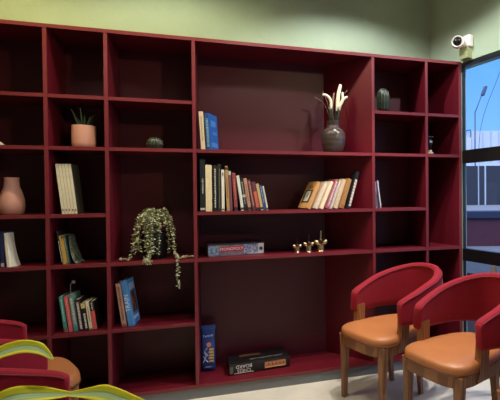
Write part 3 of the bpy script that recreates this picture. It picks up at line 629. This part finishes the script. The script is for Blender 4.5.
for ps, cc in ((.32,(238,230,84)),(.42,(172,200,112)),(.50,(206,220,170)),(.56,(180,204,140)),(.64,(222,230,196)),(.70,(160,192,112)),(.8,(236,230,76))):
    e_ = els.new(ps); e_.color = (*lin(cc),1)
nt.links.new(rp.outputs[0], pb_.inputs['Base Color']); pb_.inputs['Roughness'].default_value = .4

tl_ = nt.nodes.new('ShaderNodeBsdfTranslucent'); mxs = nt.nodes.new('ShaderNodeMixShader'); mxs.inputs[0].default_value = .35
nt.links.new(rp.outputs[0], tl_.inputs[0]); nt.links.new(pb_.outputs[0], mxs.inputs[1]); nt.links.new(tl_.outputs[0], mxs.inputs[2]); nt.links.new(mxs.outputs[0], nt.nodes['Material Output'].inputs[0])
def leaf(P, widths, sides, base=(-.50,-1.73,0)):
    B = Vector(base); Q = [p-B for p in spl(P, 8)]; n = len(Q); b = BM(); ul = b.loops.layers.uv.new('across')
    Sd = [Vector(x).normalized() for x in sides]
    def interp(L, u):
        k = u*(len(L)-1); i = min(int(k), len(L)-2); f_ = k-i; return L[i]*(1-f_)+L[i+1]*f_
    rows = []
    for i, p in enumerate(Q):
        u = i/(n-1); t = (Q[min(i+1,n-1)]-Q[max(i-1,0)]).normalized(); sd = interp(Sd,u); sd = (sd - t*sd.dot(t)).normalized(); nn = t.cross(sd)
        w = interp([float(x) for x in widths], u)
        row = []
        for k in range(9):
            a = k/8*2-1; wav = .06*w*math.sin(9*u+a*2)*abs(a)
            row.append(p + sd*(a*w) + nn*(abs(a)**1.5*w*.28+wav))
        rows.append(row)
    top = [[b.verts.new(x) for x in r] for r in rows]
    for i in range(n-1):
        for k in range(8):
            fc = b.faces.new((top[i][k],top[i][k+1],top[i+1][k+1],top[i+1][k]))
            for lp_, (a_, u_) in zip(fc.loops, ((k/8,i/n),((k+1)/8,i/n),((k+1)/8,(i+1)/n),(k/8,(i+1)/n))): lp_[ul].uv = (a_,u_)
    o = obj('leaf', b, LEAFM, fp, True)
    m_ = o.modifiers.new('thickness','SOLIDIFY'); m_.thickness = .0012
    return o
leaf([(-.50,-1.73,.78),(-.485,-1.715,.86),(-.45,-1.722,.925),(-.40,-1.735,.948),(-.36,-1.745,.945),(-.332,-1.752,.922)], [.008,.013,.0135,.013,.011,.001], [(0,.4,.9),(0,.5,.85),(0,.5,.85),(.2,.5,.85),(.4,.5,.9)])
leaf([(-.50,-1.73,.74),(-.47,-1.732,.80),(-.43,-1.74,.842),(-.395,-1.75,.855),(-.35,-1.755,.855),(-.301,-1.765,.853),(-.265,-1.775,.854),(-.233,-1.785,.853),(-.195,-1.8,.842),(-.14,-1.81,.815),(-.07,-1.82,.76)], [.012,.017,.0185,.019,  .014,.0042,.010,.0165,.015,.010,.001], [(-.6,.4,.8),(-.3,.5,.9),(0,.55,.85),(0,.55,.85),(.2,.5,.9),(.4,.4,.9)])
# ------------------------------------------------------------------ lights
def K(rgb): return rgb
def downlight(x, y, rgb, w, deg=110, blend=.6, tilt=(0,0), r=.03, aim=None):
    t = thing('ceiling_downlight', 'unseen round recessed ceiling downlight above the frame', 'light', (x,y,H-.012), 0, 'ceiling downlights')
    b = BM(); lathe(b, [(.036,.0),(.055,0),(.055,.012),(.036,.012),(.036,0)], 28); obj('trim_ring', b, WHITE, t, True, .6)
    b = BM(); lathe(b, [(.001,.008),(.036,.008),(.036,.011),(.001,.011)], 28); obj('lens', b, mat('lamp_glow', (255,240,215), .5, emit=((255,236,205), 6)), t)
    L = bpy.data.lights.new('downlight', 'SPOT'); L.energy = w; L.color = rgb; L.spot_size = math.radians(deg); L.spot_blend = blend; L.shadow_soft_size = r
    lo = bpy.data.objects.new('downlight', L); COL.objects.link(lo); lo.location = (x,y,H-.02); lo.rotation_euler = (tilt[0],tilt[1],0) if aim is None else (Vector(aim)-Vector((x,y,H-.02))).to_track_quat('-Z','Y').to_euler()
WARM = (1,.80,.50); NEUT = (1,.92,.82)
WHT = (1,1,1)
downlight(-1.25,-.42, (1,.78,.32), 36, 152, .4)
downlight(-.35,-.42, (1,.92,.64), 40, 156, .4)
downlight(.85,-.38, WHT, 60, 140, .4)
downlight(1.62,-1.0, WHT, 64, 136, .35)
downlight(-.70,-1.0, NEUT, 45, 40, .5, (math.radians(38),0), .12)  # added tilted spot, aimed to brighten the books on the left shelves
downlight(.25,-1.0, NEUT, 45, 60, .5, (math.radians(36),0), .12)  # another added tilted spot, filling the fronts in the wide bay
downlight(1.05,-.66, NEUT, 150, 66, .3, r=.02)
downlight(1.0,-.80, NEUT, 5, 140)
downlight(-.33,-1.80, WHT, 110, 24, .4)  # narrow spot added only to brighten the foreground leaves
downlight(.2,-1.4, NEUT, 18, 90)  # extra lamp added to lift the lower shelf fronts
downlight(2.2,-3.4, (1,.90,.50), 210, 34, .7, r=.08, aim=(-.50,.3,1.9))
SL = bpy.data.lights.new('facade_fill', 'SUN'); SL.energy = 2.6; SL.angle = 1.0; SL.color = (1,.96,.92)  # soft sun added to brighten the facades outside
so = bpy.data.objects.new('facade_fill', SL); COL.objects.link(so); so.rotation_euler = Vector((.62,.62,-.75)).to_track_quat('-Z','Y').to_euler()
SL = bpy.data.lights.new('window_glow_fill', 'SUN'); SL.energy = .5; SL.angle = 1.1; SL.color = (.42,.55,1)  # extra blue sun added as sky glow, tinting the shelves through the window
so = bpy.data.objects.new('window_glow_fill', SL); COL.objects.link(so); so.rotation_euler = Vector((-1.7,1.7,-.35)).to_track_quat('-Z','Y').to_euler()
# sky outside
w = bpy.data.worlds.new('sky'); SC.world = w; w.use_nodes = True; nt = w.node_tree; bg = nt.nodes['Background']
tc = nt.nodes.new('ShaderNodeTexCoord'); sx = nt.nodes.new('ShaderNodeSeparateXYZ'); rp = nt.nodes.new('ShaderNodeValToRGB')
nt.links.new(tc.outputs['Generated'], sx.inputs[0]); nt.links.new(sx.outputs['Z'], rp.inputs[0]); nt.links.new(rp.outputs[0], bg.inputs[0])
rp.color_ramp.elements[0].position = 0; rp.color_ramp.elements[0].color = (*lin((132,184,246)),1); rp.color_ramp.elements[1].position = .32; rp.color_ramp.elements[1].color = (*lin((88,156,242)),1); e_ = rp.color_ramp.elements.new(.6); e_.color = (*lin((205,216,236)),1)
bg.inputs[1].default_value = 1.5
SC.view_settings.view_transform = 'Standard'; SC.view_settings.look = 'None'; SC.view_settings.gamma = 1; SC.view_settings.exposure = 0
SC.view_settings.use_curve_mapping = False
